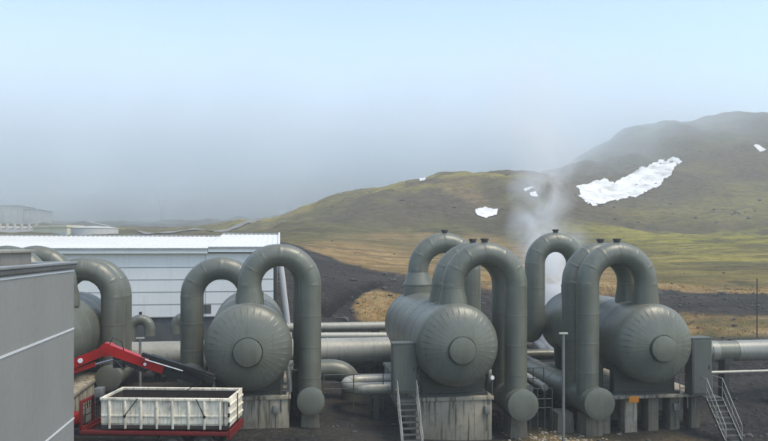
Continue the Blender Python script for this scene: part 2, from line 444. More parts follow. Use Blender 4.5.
def grass_mat():
    m, nt, b = new_mat('dry_grass')
    p = pos(nt)
    c = ramp(nt, noise(nt, p, .25, 6, .6), [(.3, (.17, .13, .06)), (.48, (.32, .24, .11)), (.62, (.26, .23, .08)), (.75, (.40, .31, .16))])
    nt.links.new(c, b.inputs['Base Color']); b.inputs['Roughness'].default_value = .9; b.inputs['Specular IOR Level'].default_value = .1
    return m
M['grass'] = grass_mat()
def scatter_grass():
    V = []; Fc = []
    n = 1500
    u = np.random.RandomState(3).uniform(-.20, .66, n*3); q = np.random.RandomState(4).rand(n*3)
    t = np.exp(math.log(50)+q*(math.log(80)-math.log(50)))
    gr, og, yg, br = cover(u, t)
    keep = np.random.RandomState(5).rand(n*3) < (1-gr)*(.25+.75*np.maximum(og, yg*.8))
    u, t = u[keep][:n], t[keep][:n]
    X, Y = W(u, t); Z = zland(u, t)
    for x, y, z, tt in zip(X, Y, Z, t):
        s = random.uniform(.10, .24)*(1+tt/200)
        for k in range(5):
            a = random.uniform(0, 6.28); w = s*.16; L = s*random.uniform(.6, 1.1); ln = random.uniform(.2, .75)*L
            dx, dy = math.cos(a), math.sin(a)
            i = len(V)
            V += [(x-dy*w, y+dx*w, z-.05), (x+dy*w, y-dx*w, z-.05), (x+dx*ln, y+dy*ln, z+L*.8)]
            Fc.append((i, i+1, i+2))
    me = bpy.data.meshes.new('dry_grass'); me.from_pydata(V, [], Fc); me.materials.append(M['grass'])
    o = bpy.data.objects.new('dry_grass', me); COL.objects.link(o)
    tag(o, 'tufts of dry yellow and orange grass on the slopes behind the plant', kind='stuff')
scatter_grass()

def inside(p, poly):
    x, y = p; r = False
    for (a, b), (c, d) in zip(poly, poly[1:]+poly[:1]):
        if (b > y) != (d > y) and x < (c-a)*(y-b)/(d-b)+a: r = not r
    return r
def snow(name, poly, label, step=.6, fray=2.0):
    xs = [p[0] for p in poly]; ys = [p[1] for p in poly]; mb = MB(); G = {}
    nx = int((max(xs)-min(xs)+4)/step); ny = int((max(ys)-min(ys)+4)/step)
    for i in range(nx):
        for j in range(ny):
            px = min(xs)-2+i*step; py = min(ys)-2+j*step
            ox = (float(fbm(np.array([px*.22]), np.array([py*.3]), 4)[0])-.5)*fray*3
            oy = (float(fbm(np.array([px*.22+50]), np.array([py*.3]), 4)[0])-.5)*fray*2
            if inside((px+ox, py+oy), poly):
                h = pick(px, py, 120)
                if h: G[i, j] = (mb.bm.verts.new((h[0], h[1], h[2]+.30)), h[3])
    for (i, j) in G:
        k = [(i, j), (i+1, j), (i+1, j+1), (i, j+1)]
        if all(q in G for q in k):
            d = [G[q][1] for q in k]
            if max(d)-min(d) < 18: mb.bm.faces.new([G[q][0] for q in k])
    for v in [v for v in mb.bm.verts if not v.link_faces]: mb.bm.verts.remove(v)
    best = set(); seen = set()
    for f in mb.bm.faces:
        if f in seen: continue
        st = [f]; isl = set()
        while st:
            g = st.pop()
            if g in isl: continue
            isl.add(g); st += [h for ed in g.edges for h in ed.link_faces if h not in isl]
        seen |= isl
        if len(isl) > len(best): best = isl
    bmesh.ops.delete(mb.bm, geom=[f for f in mb.bm.faces if f not in best], context='FACES')
    o = mb.build(name, M['snow'], smooth=60); tag(o, label, 'snow patch', 'snow patches on the hillside')
snow('snow_patch', [(577, 187), (590, 182), (606, 179), (613, 184), (620, 179), (640, 169), (660, 161), (678, 157.5), (682, 161), (673, 172), (660, 186), (640, 196), (615, 202), (592, 206.5), (581, 199)],
     'large elongated white snow field on the brown upper hillside')
snow('snow_patch', [(474.5, 210), (484, 207.5), (498.5, 210), (497, 216), (487, 219), (477, 217)], 'small oval snow patch low on the dark face of the front hill', .5, 1)
snow('snow_patch', [(523, 190.5), (531, 186.5), (535, 188), (526, 193)], 'tiny upper snow fleck just left of the steam plume', .45, .6)
snow('snow_patch', [(529, 194), (537, 191.5), (538, 198), (531, 197)], 'tiny lower snow fleck just left of the steam plume', .45, .6)
snow('snow_patch', [(752, 145.5), (758, 144.5), (768, 151), (760, 153)], 'small snow fleck high on the hill at the right edge', .5, .8)
snow('snow_patch', [(276, 212), (290, 207.5), (307, 202.5), (310, 205), (299, 210), (279, 215)], 'thin hazy snow streak on the left end of the front hill', .5, .6)
snow('snow_patch', [(419, 178.5), (426, 177.5), (426, 181), (420, 182)], 'tiny faint snow fleck on the crest of the front hill', .45, .4)

def strip(name, pts, w, mat, label=None):
    P = [pick(*p, 90) for p in pts]; P = [p for p in P if p]
    Q = []
    for a, b in zip(P, P[1:]):
        for k in range(12):
            f = k/12; Q.append((a[0]+(b[0]-a[0])*f, a[1]+(b[1]-a[1])*f))
    mb = MB(); prev = None
    for i, (x, y) in enumerate(Q[:-1]):
        d = Vector((Q[i+1][0]-x, Q[i+1][1]-y)).normalized(); n = Vector((-d.y, d.x))
        row = []
        for k in (-1, -.5, 0, .5, 1):
            a, b = x+n.x*w*k, y+n.y*w*k; row.append(mb.bm.verts.new((a, b, gz(a, b)+.35)))
        if prev:
            for k in range(4): mb.bm.faces.new((prev[k], prev[k+1], row[k+1], row[k]))
        prev = row
    o = mb.build(name, mat); tag(o, label, kind='structure')
strip('gravel_road', [(140, 233.5), (190, 230.5), (240, 226), (262, 220)], 2.2, M['grave'])

# ------------------------------------------------------------------ separators
def arch(x0, x1, y, z0, zs, z1, r, tail=None, seam=.008):
    """path of an inverted U with thin raised lap seams; returns points and radii"""
    Rr = abs(x1-x0)/2; sg = 1 if x1 > x0 else -1; xc = (x0+x1)/2
    L1 = zs-z0; L2 = math.pi*Rr; L3 = zs-z1
    def P(s):
        if s < L1: return Vector((x0, y, z0+s))
        if s < L1+L2:
            a = (s-L1)/Rr; return Vector((xc-sg*Rr*math.cos(a), y, zs+Rr*math.sin(a)))
        return Vector((x1, y, zs-(s-L1-L2)))
    S = {}
    for k in range(29): S[L1+L2*k/28] = r
    S[0.0] = r; S[L1+L2+L3] = r
    seams = [L1+L2*k/6 for k in range(7)]
    s = L1+L2+1.55
    while s < L1+L2+L3-.3: seams.append(s); s += 1.55
    for q in seams:
        for d, rr in ((-.045, r), (-.04, r+seam), (.04, r+seam), (.045, r)):
            if 0 <= q+d <= L1+L2+L3:
                for k in [k for k in S if abs(k-(q+d)) < .04 and k not in (0.0, L1+L2+L3) and S[k] == r and abs(k-q) < .02]: del S[k]
                S[q+d] = rr
    ks = sorted(S); pts = [P(k) for k in ks]; rad = [S[k] for k in ks]
    return pts, rad

def pipe_loop(parent, x0, x1, y, ztop, zend, d, zves, red_r, label, stub=0.0, cap=False, tail=None):
    r = d/2; Rr = abs(x1-x0)/2; zs = ztop-r-Rr
    zr = min(zs-.12, zves+.35+stub+1.0)
    pts, rad = arch(x0, x1, y, zr, zs, zend, r)
    if tail:        # elbow at the foot, turning away
        for k in range(1, 9):
            a = math.pi/2*k/8; pts.append(Vector((x1, y+1.0*(1-math.cos(a)), zend-1.0*math.sin(a)))); rad.append(r)
        pts.append(Vector((x1, y+tail, zend-1.0))); rad.append(r)
    o = MB().tube(pts, rad, 40).build('pipe_loop', M['clad'], parent, 30, label)
    zb = zves-.45
    q = [(zb, red_r), (zr-1.0 if zr-1.0 > zves else zves+.05, red_r), (zr-.02, r+.012), (zr+.06, r+.02), (zr+.07, r)]
    if stub:
        q = [(zb, red_r), (zves+stub-.03, red_r), (zves+stub-.02, red_r+.025), (zves+stub+.05, red_r+.025), (zves+stub+.06, red_r), (zr-.02, r+.012), (zr+.08, r+.02), (zr+.09, r)]
    mb = MB(); mb.lathe([(0, 0)] if False else q, 40, (x0, y, 0), 'z'); mb.build('reducer', M['clad'], o, 25)
    if cap:
        xc = (x0+x1)/2
        mb = MB(); mb.lathe([(ztop-.08, 0), (ztop-.08, .17), (ztop+.10, .17), (ztop+.10, .22), (ztop+.19, .22), (ztop+.2, 0)], 16, (xc, y, 0), 'z')
        mb.build('vent_cap', M['cap'], o)
    return o

def vessel(parent, X, zc, y0=34.4, y1=45.0, r=2.1, hd=.95, yaw=0.0):
    prof = []; head = []
    for k in range(0, 13):
        a = math.pi/2*k/12; prof.append((y0-hd*math.cos(a), r*math.sin(a))); head.append(1)
    y = y0+.05; ringn = 0
    for q in (y0+.08, y0+1.9, y0+3.7, y0+5.5, y0+7.3, y0+9.1, y1-.15):
        for d, rr in ((-.05, 0), (-.045, .009), (.04, .009), (.045, 0)):
            prof.append((q+d, r+rr)); head.append(0)
    for k in range(12, -1, -1):
        a = math.pi/2*k/12; prof.append((y1+.02+hd*math.cos(a), r*math.sin(a))); head.append(1)
    nw = 36; ang = []; rib = []
    for w in range(nw):
        b = 2*math.pi*w/nw
        for d, h in ((0, 1), (.014, 1), (.016, 0), (.06, 0), (.115, 0), (.1585, 0)):
            ang.append(b+d); rib.append(h)
    def disp(j, k):
        if head[j] and rib[k]:
            l, rr = prof[j]; nrm = -1 if l < y0+1 else 1
            f = max(0, min(1, (2.05-rr)/.4))
            return (nrm*.003*f, 0)
        return (0, 0)
    mb = MB(); mb.lathe(prof, 0, (X, 0, zc), 'y', ang, disp)
    if yaw: bmesh.ops.rotate(mb.bm, verts=mb.bm.verts[:], cent=(X, y0, zc), matrix=Matrix.Rotation(R(yaw), 3, 'Z'))
    o = mb.build('vessel_shell', M['clad'], parent, 28)
    mb = MB(); mr = .66
    mb.lathe([(y0-hd-.16, 0), (y0-hd-.17, mr-.05), (y0-hd-.15, mr), (y0-hd+.25, mr)], 40, (X, 0, zc-.12), 'y')
    mb.lathe([(y0-hd-.03, mr+.05), (y0-hd+.0, mr+.05), (y0-hd+.25, mr+.05)], 40, (X, 0, zc-.12), 'y')
    mb.build('manway_cover', M['clad'], o, 30)
    return o

def saddle(parent, X, zc, zb, y, w=1.62):
    mb = MB()
    poly = [(X-w, zb+.14), (X+w, zb+.14)]
    for k in range(0, 11):
        a = R(-32-116*k/10); poly.append((X+2.06*math.cos(a), zc+2.06*math.sin(a)))
    mb.prism(poly, .5, 'y', y)
    mb.box(X-w-.2, X+w+.2, y-.15, y+.65, zb+.0, zb+.14)
    mb.build('saddle', M['saddle'], parent, 30)

def header(parent, x, z, r, y0, y1, mat='clad'):
    pts = [(x, y0, z)]; rad = [r]
    y = y0+.5
    while y < y1:
        for d, e in ((-.05, 0), (-.045, .014), (.045, .014), (.05, 0)): pts.append((x, y+d, z)); rad.append(r+e)
        y += 1.6
    pts.append((x, y1, z)); rad.append(r)
    o = MB().tube(pts, rad, 36).build('header_pipe', M[mat], parent, 30)
    mb = MB(); mb.lathe([(y0-.10, 0), (y0-.12, r*.7), (y0-.06, r+.0), (y0-.05, r+.035), (y0+.12, r+.035), (y0+.12, r)], 36, (x, 0, z), 'y')
    mb.build('end_cap', M['clad'], o, 30)

def level_box(parent, x0, x1, y0, y1, z0, z1):
    mb = MB(); mb.box(x0, x1, y0, y1, z0, z1, .03)
    mb.box(x0-.03, x1+.03, y0-.03, y1+.03, z1, z1+.06)
    o = mb.build('level_cabinet', M['saddle_l'], parent)
    mb = MB()
    mb.box(x0+.08, x1-.08, y0-.025, y0, z0+.15, z1-.12)
    mb.build('cabinet_door', M['saddle_l'], o)
    mb = MB(); mb.box(x1-.2, x1-.16, y0-.06, y0-.025, (z0+z1)/2-.1, (z0+z1)/2+.1); mb.build('handle', M['cap'], o)
M['saddle_l'] = painted('grey_cabinet', (.098, .104, .088), .55, .1, (.06, .055, .05), .35, .5, .15)

GS = 'moisture separators standing in a row'
GP = 'concrete plinths under the vessels'
def sep(X, zc, label, yaw=0.0):
    e = empty('steam_separator', (X, 40, zc-2.9)); tag(e, label, 'separator vessel', GS); vessel(e, X, zc, yaw=yaw); return e

# second vessel (in full view, left of centre)
X1, Z1, B1 = -1.5, 4.12, 1.62
s1 = sep(X1, Z1, 'grey-green separator vessel right behind the red truck, its front arch leaning to the right', 2.2)
saddle(s1, X1, Z1, B1, 35.3); saddle(s1, X1, Z1, B1, 43.2)
pipe_loop(s1, -1.48, 1.5, 35.5, 9.1, .9, 1.12, Z1+2.1, .70, 'front arch over the right side')
pipe_loop(s1, -1.62, 1.26, 37.5, 9.1, .9, 1.12, Z1+2.1, .70, 'second arch close behind the front one')
pipe_loop(s1, -1.75, -5.07, 42.0, 8.37, 1.6, 1.32, Z1+2.1, .8, 'lower rear arch over the left side')
header(s1, 1.5, 1.33, .65, 34.75, 49); header(s1, -5.07, 1.6, .68, 41.0, 50)
# first vessel (mostly behind the grey building)
X0, Z0 = -12.2, 4.12
s0 = sep(X0, Z0, 'separator vessel half hidden behind the grey metal building')
saddle(s0, X0, Z0, 1.62, 35.3); saddle(s0, X0, Z0, 1.62, 43.2)
pipe_loop(s0, -11.5, -14.5, 36.0, 9.02, .9, 1.12, Z0+2.1, .70, 'front arch over the left side')
pipe_loop(s0, -11.4, -14.4, 39.8, 9.02, .9, 1.12, Z0+2.1, .70, 'second arch over the left side')
pipe_loop(s0, -12.75, -9.47, 42.0, 8.35, 1.6, 1.30, Z0+2.1, .8, 'lower rear arch over the right side')
pipe_loop(s0, -12.75, -9.42, 43.6, 8.35, 1.6, 1.30, Z0+2.1, .8, 'rearmost arch over the right side')
header(s0, -9.5, 1.6, .68, 41.0, 50); header(s0, -14.5, 1.33, .65, 34.75, 49)
# third vessel
X2, Z2, B2 = 8.85, 3.98, 1.26
s2 = sep(X2, Z2, 'middle separator vessel on a stained solid concrete plinth, three arches all leaning right')
saddle(s2, X2, Z2, B2, 35.3); saddle(s2, X2, Z2, B2, 43.2)
pipe_loop(s2, 8.9, 12.3, 35.5, 9.2, .5, 1.18, Z2+2.1, .74, 'front arch', cap=True)
pipe_loop(s2, 8.8, 12.2, 37.4, 9.2, .5, 1.18, Z2+2.1, .74, 'second arch close behind the front one', cap=True)
pipe_loop(s2, 8.75, 12.2, 44.0, 9.84, .5, 1.3, Z2+2.1, .96, 'taller rear arch on a stepped reducer', stub=.45, cap=True)
header(s2, 12.34, .82, .78, 34.5, 50)
level_box(s2, 5.62, 6.85, 34.75, 35.5, 1.55, 4.05)
# fourth vessel
X3, Z3, B3 = 19.45, 3.85, 1.02
s3 = sep(X3, Z3, 'rightmost separator vessel on slab with concrete columns and an orange sign, arches leaning left')
saddle(s3, X3, Z3, B3, 35.3, 1.75); saddle(s3, X3, Z3, B3, 43.2)
pipe_loop(s3, 19.52, 16.22, 35.3, 9.2, .5, 1.18, Z3+2.1, .70, 'front arch', cap=True)
pipe_loop(s3, 19.45, 16.15, 37.1, 9.2, .5, 1.18, Z3+2.1, .70, 'second arch close behind the front one', cap=True)
pipe_loop(s3, 19.4, 16.55, 44.0, 9.9, 4.2, 1.3, Z3+2.1, .96, 'taller rear arch', stub=.4, cap=True, tail=6)
header(s3, 16.4, .80, .80, 34.3, 50)
level_box(s3, 21.72, 22.85, 34.45, 35.2, 1.0, 4.05)

# plinths
def plinth(label, X, top, w, bottom, yf=35.0, solid=True):
    e = empty('concrete_plinth', (X, yf, bottom)); tag(e, label, 'plinth', GP)
    mb = MB(); mb.box(X-w, X+w, yf, 46, bottom, top-.2, .04)
    mb.box(X-w+.75, X-w+.78, yf-.012, yf, bottom, top-.2); mb.box(X+w-.95, X+w-.92, yf-.012, yf, bottom, top-.2)
    mb.build('plinth_wall', M['concrete'], e)
    mb = MB(); mb.box(X-w-.08, X+w+.08, yf-.08, 46.1, top-.2, top, .02)
    mb.build('plinth_cap', M['concrete'], e)
    mb = MB(); mb.box(X-w-.02, X-w+.28, yf-.1, yf-.002, bottom, top-.2, .02); mb.build('pilaster', M['concrete'], e)
plinth('pale stained plinth half behind the white container', X1, B1, 1.95, -.3)
plinth('plinth hidden behind the grey metal building', X0, 1.62, 1.95, -.3)
plinth('solid plinth with dark runs under the middle vessel', X2, B2, 2.0, -1.3)
e = empty('concrete_plinth', (X3, 35, -1.3)); tag(e, 'open plinth of concrete columns under a slab below the rightmost vessel', 'plinth', GP)
MB().box(16.9, 22.9, 34.9, 46, B3-.16, B3, .02).build('slab', M['concrete'], e)
for x, w in ((17.2, .28), (18.65, .36), (19.95, .30), (21.2, .28), (22.4, .24)):
    for y in (35.25, 43.5):
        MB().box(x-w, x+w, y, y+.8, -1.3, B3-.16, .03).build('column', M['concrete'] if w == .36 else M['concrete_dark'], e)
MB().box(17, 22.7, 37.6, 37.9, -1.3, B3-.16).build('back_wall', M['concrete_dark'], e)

# footings below the arch feet
def footing(label, x, y, top, bottom, w=.42):
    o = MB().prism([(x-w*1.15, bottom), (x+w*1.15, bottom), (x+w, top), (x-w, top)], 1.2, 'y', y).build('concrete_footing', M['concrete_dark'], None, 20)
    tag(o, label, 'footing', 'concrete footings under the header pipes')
footing('concrete footing under the round pipe end beside the container vessel', 1.5, 35.2, .72, -.3)
footing('concrete footing under the round pipe end of the middle vessel', 12.34, 35.1, .10, -1.3)
footing('concrete footing under the round pipe end of the rightmost vessel', 16.4, 34.9, .06, -1.3)
footing('concrete footing left of the rightmost columns', 15.2, 35.8, .0, -1.3)

# orange sign on the slab edge
e = empty('warning_sign', (18.6, 34.85, .8)); tag(e, 'small orange sign hung on the slab edge below the rightmost vessel', 'sign')
MB().box(18.3, 18.85, 34.78, 34.81, .70, 1.03, .006).build('sign_plate', M['orange'], e)
MB().box(18.55, 18.6, 34.81, 34.9, .7, 1.0).build('bracket', M['rail'], e)

# ------------------------------------------------------------------ stairs and railings
def stairs(label, x0, x1, ytop, ztop, ybot, zbot, n):
    e = empty('steel_stairs', ((x0+x1)/2, ybot, zbot)); tag(e, label, 'stairs', 'steel stairs up to the vessels')
    for x in (x0, x1):
        a = Vector((x, ytop, ztop)); b = Vector((x, ybot, zbot))
        mb = MB(); mb.prism([(ytop, ztop-.22), (ybot, zbot-.02), (ybot, zbot+.2), (ytop, ztop)], .05, 'x', x-.025); mb.build('stringer', M['rail'], e)
        up = Vector((0, 0, 1.0)); o = Vector((0, -.9, 0))
        mb = MB(); mb.tube([b+Vector((0, 0, .0)), b+up*.92, b+up+Vector((0, .08, .06)), a+up, a+up+Vector((0, .9, 0)), a+Vector((0, .9, 0))], .024, 10)
        mb.tube([b+up*.5, a+up*.5, a+up*.5+Vector((0, .9, 0))], .016, 8)
        mb.tube([a, a+up], .02, 8); mb.tube([(a+b)/2, (a+b)/2+up], .02, 8)
        mb.build('handrail', M['rail_pale'], e)
    for k in range(n):
        f = (k+.5)/n; y = ybot+(ytop-ybot)*f; z = zbot+(ztop-zbot)*f
        MB().box(x0+.03, x1-.03, y-.13, y+.13, z-.02, z+.02).build('tread', M['rail'], e)
    MB().box(x0, x1, ytop, ytop+1.0, ztop-.06, ztop).build('landing', M['rail'], e)
stairs('steel stairs with pale handrails at the left side of the middle vessel', 5.75, 6.72, 34.2, 1.3, 32.6, -1.0, 9)
stairs('steel stairs with pale handrails at the right of the rightmost vessel', 22.25, 23.15, 34.0, 1.0, 32.4, -1.05, 8)

def railing(label, pts, z0, z1, posts, mat='rail'):
    e = empty('railing', (*pts[0], z0)); tag(e, label, 'railing', 'pipe railings')
    P = [Vector((x, y, 0)) for x, y in pts]
    for f in (1.0, .62, .3):
        MB().tube([p+Vector((0, 0, z0+(z1-z0)*f)) for p in P], .024, 8).build('rail', M[mat], e)
    for a, b in zip(P, P[1:]):
        for k in range(posts):
            q = a.lerp(b, k/(posts-1)) if posts > 1 else a
            MB().tube([q+Vector((0, 0, z0-.8)), q+Vector((0, 0, z1))], .028, 8).build('post', M[mat], e)
railing('grey railing before the curved pipe, right of the tall front arch', [(2.35, 38), (5.6, 38)], .9, 2.0, 3)
railing('dark railing among the pipes between the two right vessels', [(13.35, 36.2), (14.6, 36.2)], -.2, 1.3, 4)
railing('dark railing farther back beside the depth-wise pipes', [(13.3, 39.0), (15.2, 39.0)], .3, 1.9, 4)
railing('small railing on the plinth cap right of the container vessel', [(.05, 34.97), (.45, 34.97)], 1.62, 2.42, 2)
railing('railing at the right end of the columned slab', [(21.3, 34.95), (22.2, 34.95)], 1.05, 2.05, 3, 'galv')

# ------------------------------------------------------------------ process pipes
GPI = 'process pipes crossing behind the vessels'
def seamed(path, r, every=2.4, e=.014):
    P = [Vector(p) for p in path]; pts = []; rad = []
    acc = every/2
    for a, b in zip(P, P[1:]):
        L = (b-a).length; d = (b-a)/max(L, 1e-6); pts.append(a); rad.append(r); s = acc
        while s < L-.1:
            for q, x in ((-.05, 0), (-.045, e), (.045, e), (.05, 0)): pts.append(a+d*(s+q)); rad.append(r+x)
            s += every
        acc = s-L if s-L > .1 else every
    pts.append(P[-1]); rad.append(r); return pts, rad
def bend(path, rr, n=8):
    """rounds the corners of a path"""
    P = [Vector(p) for p in path]; out = [P[0]]
    for a, b, c in zip(P, P[1:], P[2:]):
        d0 = (a-b).normalized(); d1 = (c-b).normalized()
        s = b+d0*rr; e = b+d1*rr
        for k in range(n+1):
            f = k/n; out.append((s*(1-f)**2+b*2*f*(1-f)*1.0+e*f*f) if False else (s*(1-f)**2+b*(2*f*(1-f))+e*f*f))
    out.append(P[-1]); return out
def pipe(label, path, r, mat, rr=None, supports=(), every=2.4):
    P = bend(path, rr) if rr else path
    c = Vector(path[0]); e = empty('process_pipe', c); tag(e, label, 'pipe', GPI)
    pts, rad = seamed(P, r, every)
    MB().tube(pts, rad, 32).build('pipe_run', M[mat], e, 30)
    for x, y, z in supports:
        g = gz(x, y)-.2; mb = MB(); mb.box(x-.16, x+.16, y-.3, y+.3, g, z-r*.7); mb.box(x-.25, x+.25, y-r*.8, y+r*.8, z-r-.12, z-r*.6)
        mb.build('pipe_support', M['saddle'], e)
pipe('wide pale pipe running behind the three left vessels', [(-40, 48, 1.75), (13, 48, 1.75)], .93, 'clad_light', None, [(-8, 48, 1.75), (3.8, 48, 1.75), (6, 48, 1.75)], 3.2)
pipe('thin pale pipe running above and behind the wide pipe', [(-3, 51.5, 3.05), (14, 51.5, 3.05)], .33, 'clad_light', None, [(3, 51.5, 3.05), (7, 51.5, 3.05)])
pipe('thinner bright pipe just over the top of the wide pipe', [(2.0, 49.9, 2.62), (13, 49.9, 2.45)], .24, 'clad_bright', None, [(5, 49.9, 2.5)])
pipe('curved grey pipe dropping to the gravel right of the tall front arch', [(-2, 42.2, 1.55), (4.3, 42.2, 1.55), (4.3, 42.2, -1)], .62, 'clad', 1.35, [(1.5, 42.2, 1.55)], 1.4)
pipe('pale U-shaped pipe bend left of the middle stairs', [(7.4, 40.6, 1.15), (3.75, 40.6, 1.15), (3.75, 38.2, 1.15), (7.4, 38.2, 1.15)], .34, 'clad_light', 1.15, [(5.2, 38.2, 1.15)], 1.5)
pipe('pale pipe receding between the two right vessels', [(14.1, 38.5, .75), (14.1, 62, 1.6)], .3, 'clad_light', None, [(14.1, 41, .8)])
pipe('thinner bright pipe beside the receding pale pipe', [(14.9, 38, .95), (14.9, 62, 1.9)], .2, 'clad_bright')
pipe('short cross pipe between the two right vessels', [(12.8, 47.5, 1.3), (19.5, 47.5, 1.3)], .36, 'clad', None, [(17, 47.5, 1.3)])
pipe('grey pipe with bright bands running right from the rightmost vessel', [(23.2, 38.5, 2.72), (60, 38.5, 2.72)], .60, 'clad', None, [(26.3, 38.5, 2.72), (33, 38.5, 2.72), (40, 38.5, 2.72)], 1.6)
o = bpy.data.objects['process_pipe.008'] if 'process_pipe.008' in bpy.data.objects else None
for x0, x1 in ((25.3, 25.75), (27.0, 29.2), (31.5, 33.0)):
    MB().tube([(x0, 38.5, 2.72), (x1, 38.5, 2.72)], .618, 32).build('bright_band', M['clad_band'], o)
pipe('thin bright pipe below the banded pipe at the right', [(23.4, 37.6, 1.62), (60, 37.6, 1.62)], .085, 'clad_bright', None, [(29, 37.6, 1.62)])

# goosenecks by the white building
def gooseneck(label, x0, x1, y, z0, ztop, d):
    r = d/2; Rr = abs(x1-x0)/2; zs = ztop-r-Rr
    e = empty('gooseneck_vent', (x0, y, z0)); tag(e, label, 'vent pipe', 'gooseneck vents by the white building')
    p, q = arch(x0, x1, y, z0, zs, zs-.5, r); MB().tube(p, q, 24).build('vent_pipe', M['clad'], e, 30)
    MB().lathe([(ztop-.05, 0), (ztop-.05, .1), (ztop+.18, .1), (ztop+.2, 0)], 12, ((x0+x1)/2, y, 0), 'z').build('vent_cap', M['cap'], e)
gooseneck('gooseneck vent right of the half hidden vessel', -10.2, -8.95, 50.5, .3, 4.25, .72)
gooseneck('gooseneck vent left of the lower rear arch', -6.0, -7.2, 50.5, .3, 4.35, .72)

# leaning white pipe at the corner of the white building
e = empty('leaning_pipe', (.65, 55, 2)); tag(e, 'leaning white pipe seen through the tall front arch', 'pipe')
MB().tube([(.72, 55, 1.8), (.05, 55, 7.7)], .22, 20).build('pipe_run', M['far_light'], e)
MB().tube(bend([(.2, 54.9, 2.0), (-.36, 54.9, 4.2), (-.36, 54.9, 7.7)], .9), .15, 16).build('dark_pipe', M['saddle'], e)

# gauge lamp on the middle plinth
e = empty('gauge', (10.85, 34.9, B2)); tag(e, 'small round white gauge on a stalk at the right of the middle plinth', 'gauge')
MB().tube([(10.85, 35.0, B2), (10.85, 35.0, 2.15)], .03, 8).build('stalk', M['rail'], e)
MB().lathe([(34.9, 0), (34.9, .10), (34.96, .11), (35.03, .07), (35.05, 0)], 20, (10.85, 0, 2.2), 'y').build('dial', M['lamp'], e)
e = empty('valve', (.28, 36, 2.4)); tag(e, 'pale valve beside the container vessel and its front arch', 'valve')
MB().tube([(.5, 35.9, 1.6), (.42, 35.9, 2.9)], .13, 14).build('valve_body', M['clad_bright'], e)
MB().tube([(.42, 35.9, 2.9), (.7, 35.9, 3.0)], .08, 10).build('valve_arm', M['clad_light'], e)

def box_on_wall(label, x, y, z0, z1, w):
    e = empty('junction_box', (x, y, z0)); tag(e, label, 'junction box', 'junction boxes on the plinths')
    MB().box(x-w, x+w, y-.16, y-.01, z0, z1, .015).build('box_body', M['galv'], e)
    MB().tube([(x, y-.06, z0), (x, y-.06, z0-.9)], .022, 8).build('conduit', M['rail'], e)
box_on_wall('grey junction box on the plinth beside the white container', -.2, 34.99, .75, 1.15, .14)
box_on_wall('grey junction box on the right end of the stained middle plinth', 10.55, 34.99, .35, .78, .13)
box_on_wall('grey junction box on a column below the orange-signed slab', 21.2, 35.24, .1, .5, .14)
def drain(label, pts, r, mat):
    e = empty('drain_pipe', pts[0]); tag(e, label, 'drain pipe', 'small drain pipes under the vessels')
    P = bend(pts, r*3, 5); MB().tube(P, r, 12).build('pipe_run', M[mat], e)
    a = Vector(pts[0]); MB().lathe([(-.04, 0), (-.04, r*1.9), (.04, r*1.9), (.04, 0)], 14, a, 'z').build('flange', M['clad'], e)
drain('dark drain pipe dropping beside the foot of the middle vessel', [(10.95, 36.2, 2.6), (10.95, 36.2, .2), (11.6, 36.2, .2), (11.6, 36.2, -.9)], .09, 'saddle')
drain('grey drain pipe between the slab columns', [(20.6, 36.4, 2.2), (20.6, 36.4, -.3), (21.9, 36.4, -.3), (21.9, 36.4, -1.0)], .10, 'clad')
drain('grey drain pipe left of the slab columns', [(17.6, 36.6, 2.4), (17.6, 36.6, .3), (16.9, 36.6, .3), (16.9, 36.6, -.9)], .11, 'clad')
drain('dark drain pipe beside the container vessel plinth', [(.75, 36.3, 2.6), (.75, 36.3, .35), (1.0, 36.3, .35), (1.0, 36.3, -.1)], .09, 'saddle')

# poles
def pole(label, x, y, ztop, r):
    g = gz(x, y); e = empty('lamp_pole', (x, y, g)); tag(e, label, 'pole', 'slim poles with a short crossbar')
    MB().tube([(x, y, g-.2), (x, y, ztop)], [r*1.15, r], 14).build('post', M['galv'], e)
    MB().box(x-.2, x+.2, y-.07, y+.07, ztop, ztop+.08, .015).build('crossbar', M['clad_bright'], e)
    MB().lathe([(g-.1, r*2.2), (g+.05, r*2.2), (g+.05, r)], 14, (x, y, 0), 'z').build('base_flange', M['galv'], e)
pole('pale slim pole standing between the two right vessels', 12.62, 30.0, 5.02, .06)
pole('pale slim post behind the crane arm', -6.84, 36.0, 4.4, .06)
def rightpole():
    h = pick(757, 338, 50); x, y, z = h[0], h[1], h[2]
    e = empty('marker_pole', (x, y, z)); tag(e, 'thin dark pole on the slope at the right edge', 'pole')
    MB().tube([(x, y, z-.3), (x, y, z+4.6)], .045, 8).build('post', M['saddle'], e)
    MB().lathe([(z+4.6, .045), (z+4.64, .07), (z+4.7, .0)], 8, (x, y, 0), 'z').build('post_cap', M['cap'], e)
rightpole()

# ------------------------------------------------------------------ white building
wb = empty('white_building', (-20, 60, 0)); tag(wb, 'long white metal building with a ribbed roof behind the vessels', 'building')
EX = -.25; BX = -5.9; LX = -70
mb = MB()
zs_ = [8.42, 7.27, 6.25, 5.23, 4.2, 3.15]
for a, b in zip(zs_, zs_[1:]):
    mb.prism([(60.0, b), (60.06, b), (60.06, a-.05), (60.0, a-.05)], EX-LX, 'x', LX)
mb.box(EX-.1, EX, 60.061, 88, 0, 8.4); mb.box(LX, EX-.1, 87.8, 88, 0, 8.4)
mb.build('wall', M['wall_white'], wb, 20)
mb = MB()
for a in zs_: mb.box(LX, EX, 59.985, 59.999, a-.075, a+.0)  # dark strips that put the shadow line of each wall seam into colour
mb.build('seam_shadow', M['roof_trim'], wb)
mb = MB()
mb.box(LX, EX-.02, 60.15, 60.3, 0, 3.15); mb.build('base_wall', M['dark_base'], wb)
for x in (-13.5, -6.6, -2.6): MB().box(x-.9, x+.9, 59.975, 59.998, 3.35, 4.1).build('louvre', M['dark_base'], wb)
mb = MB()
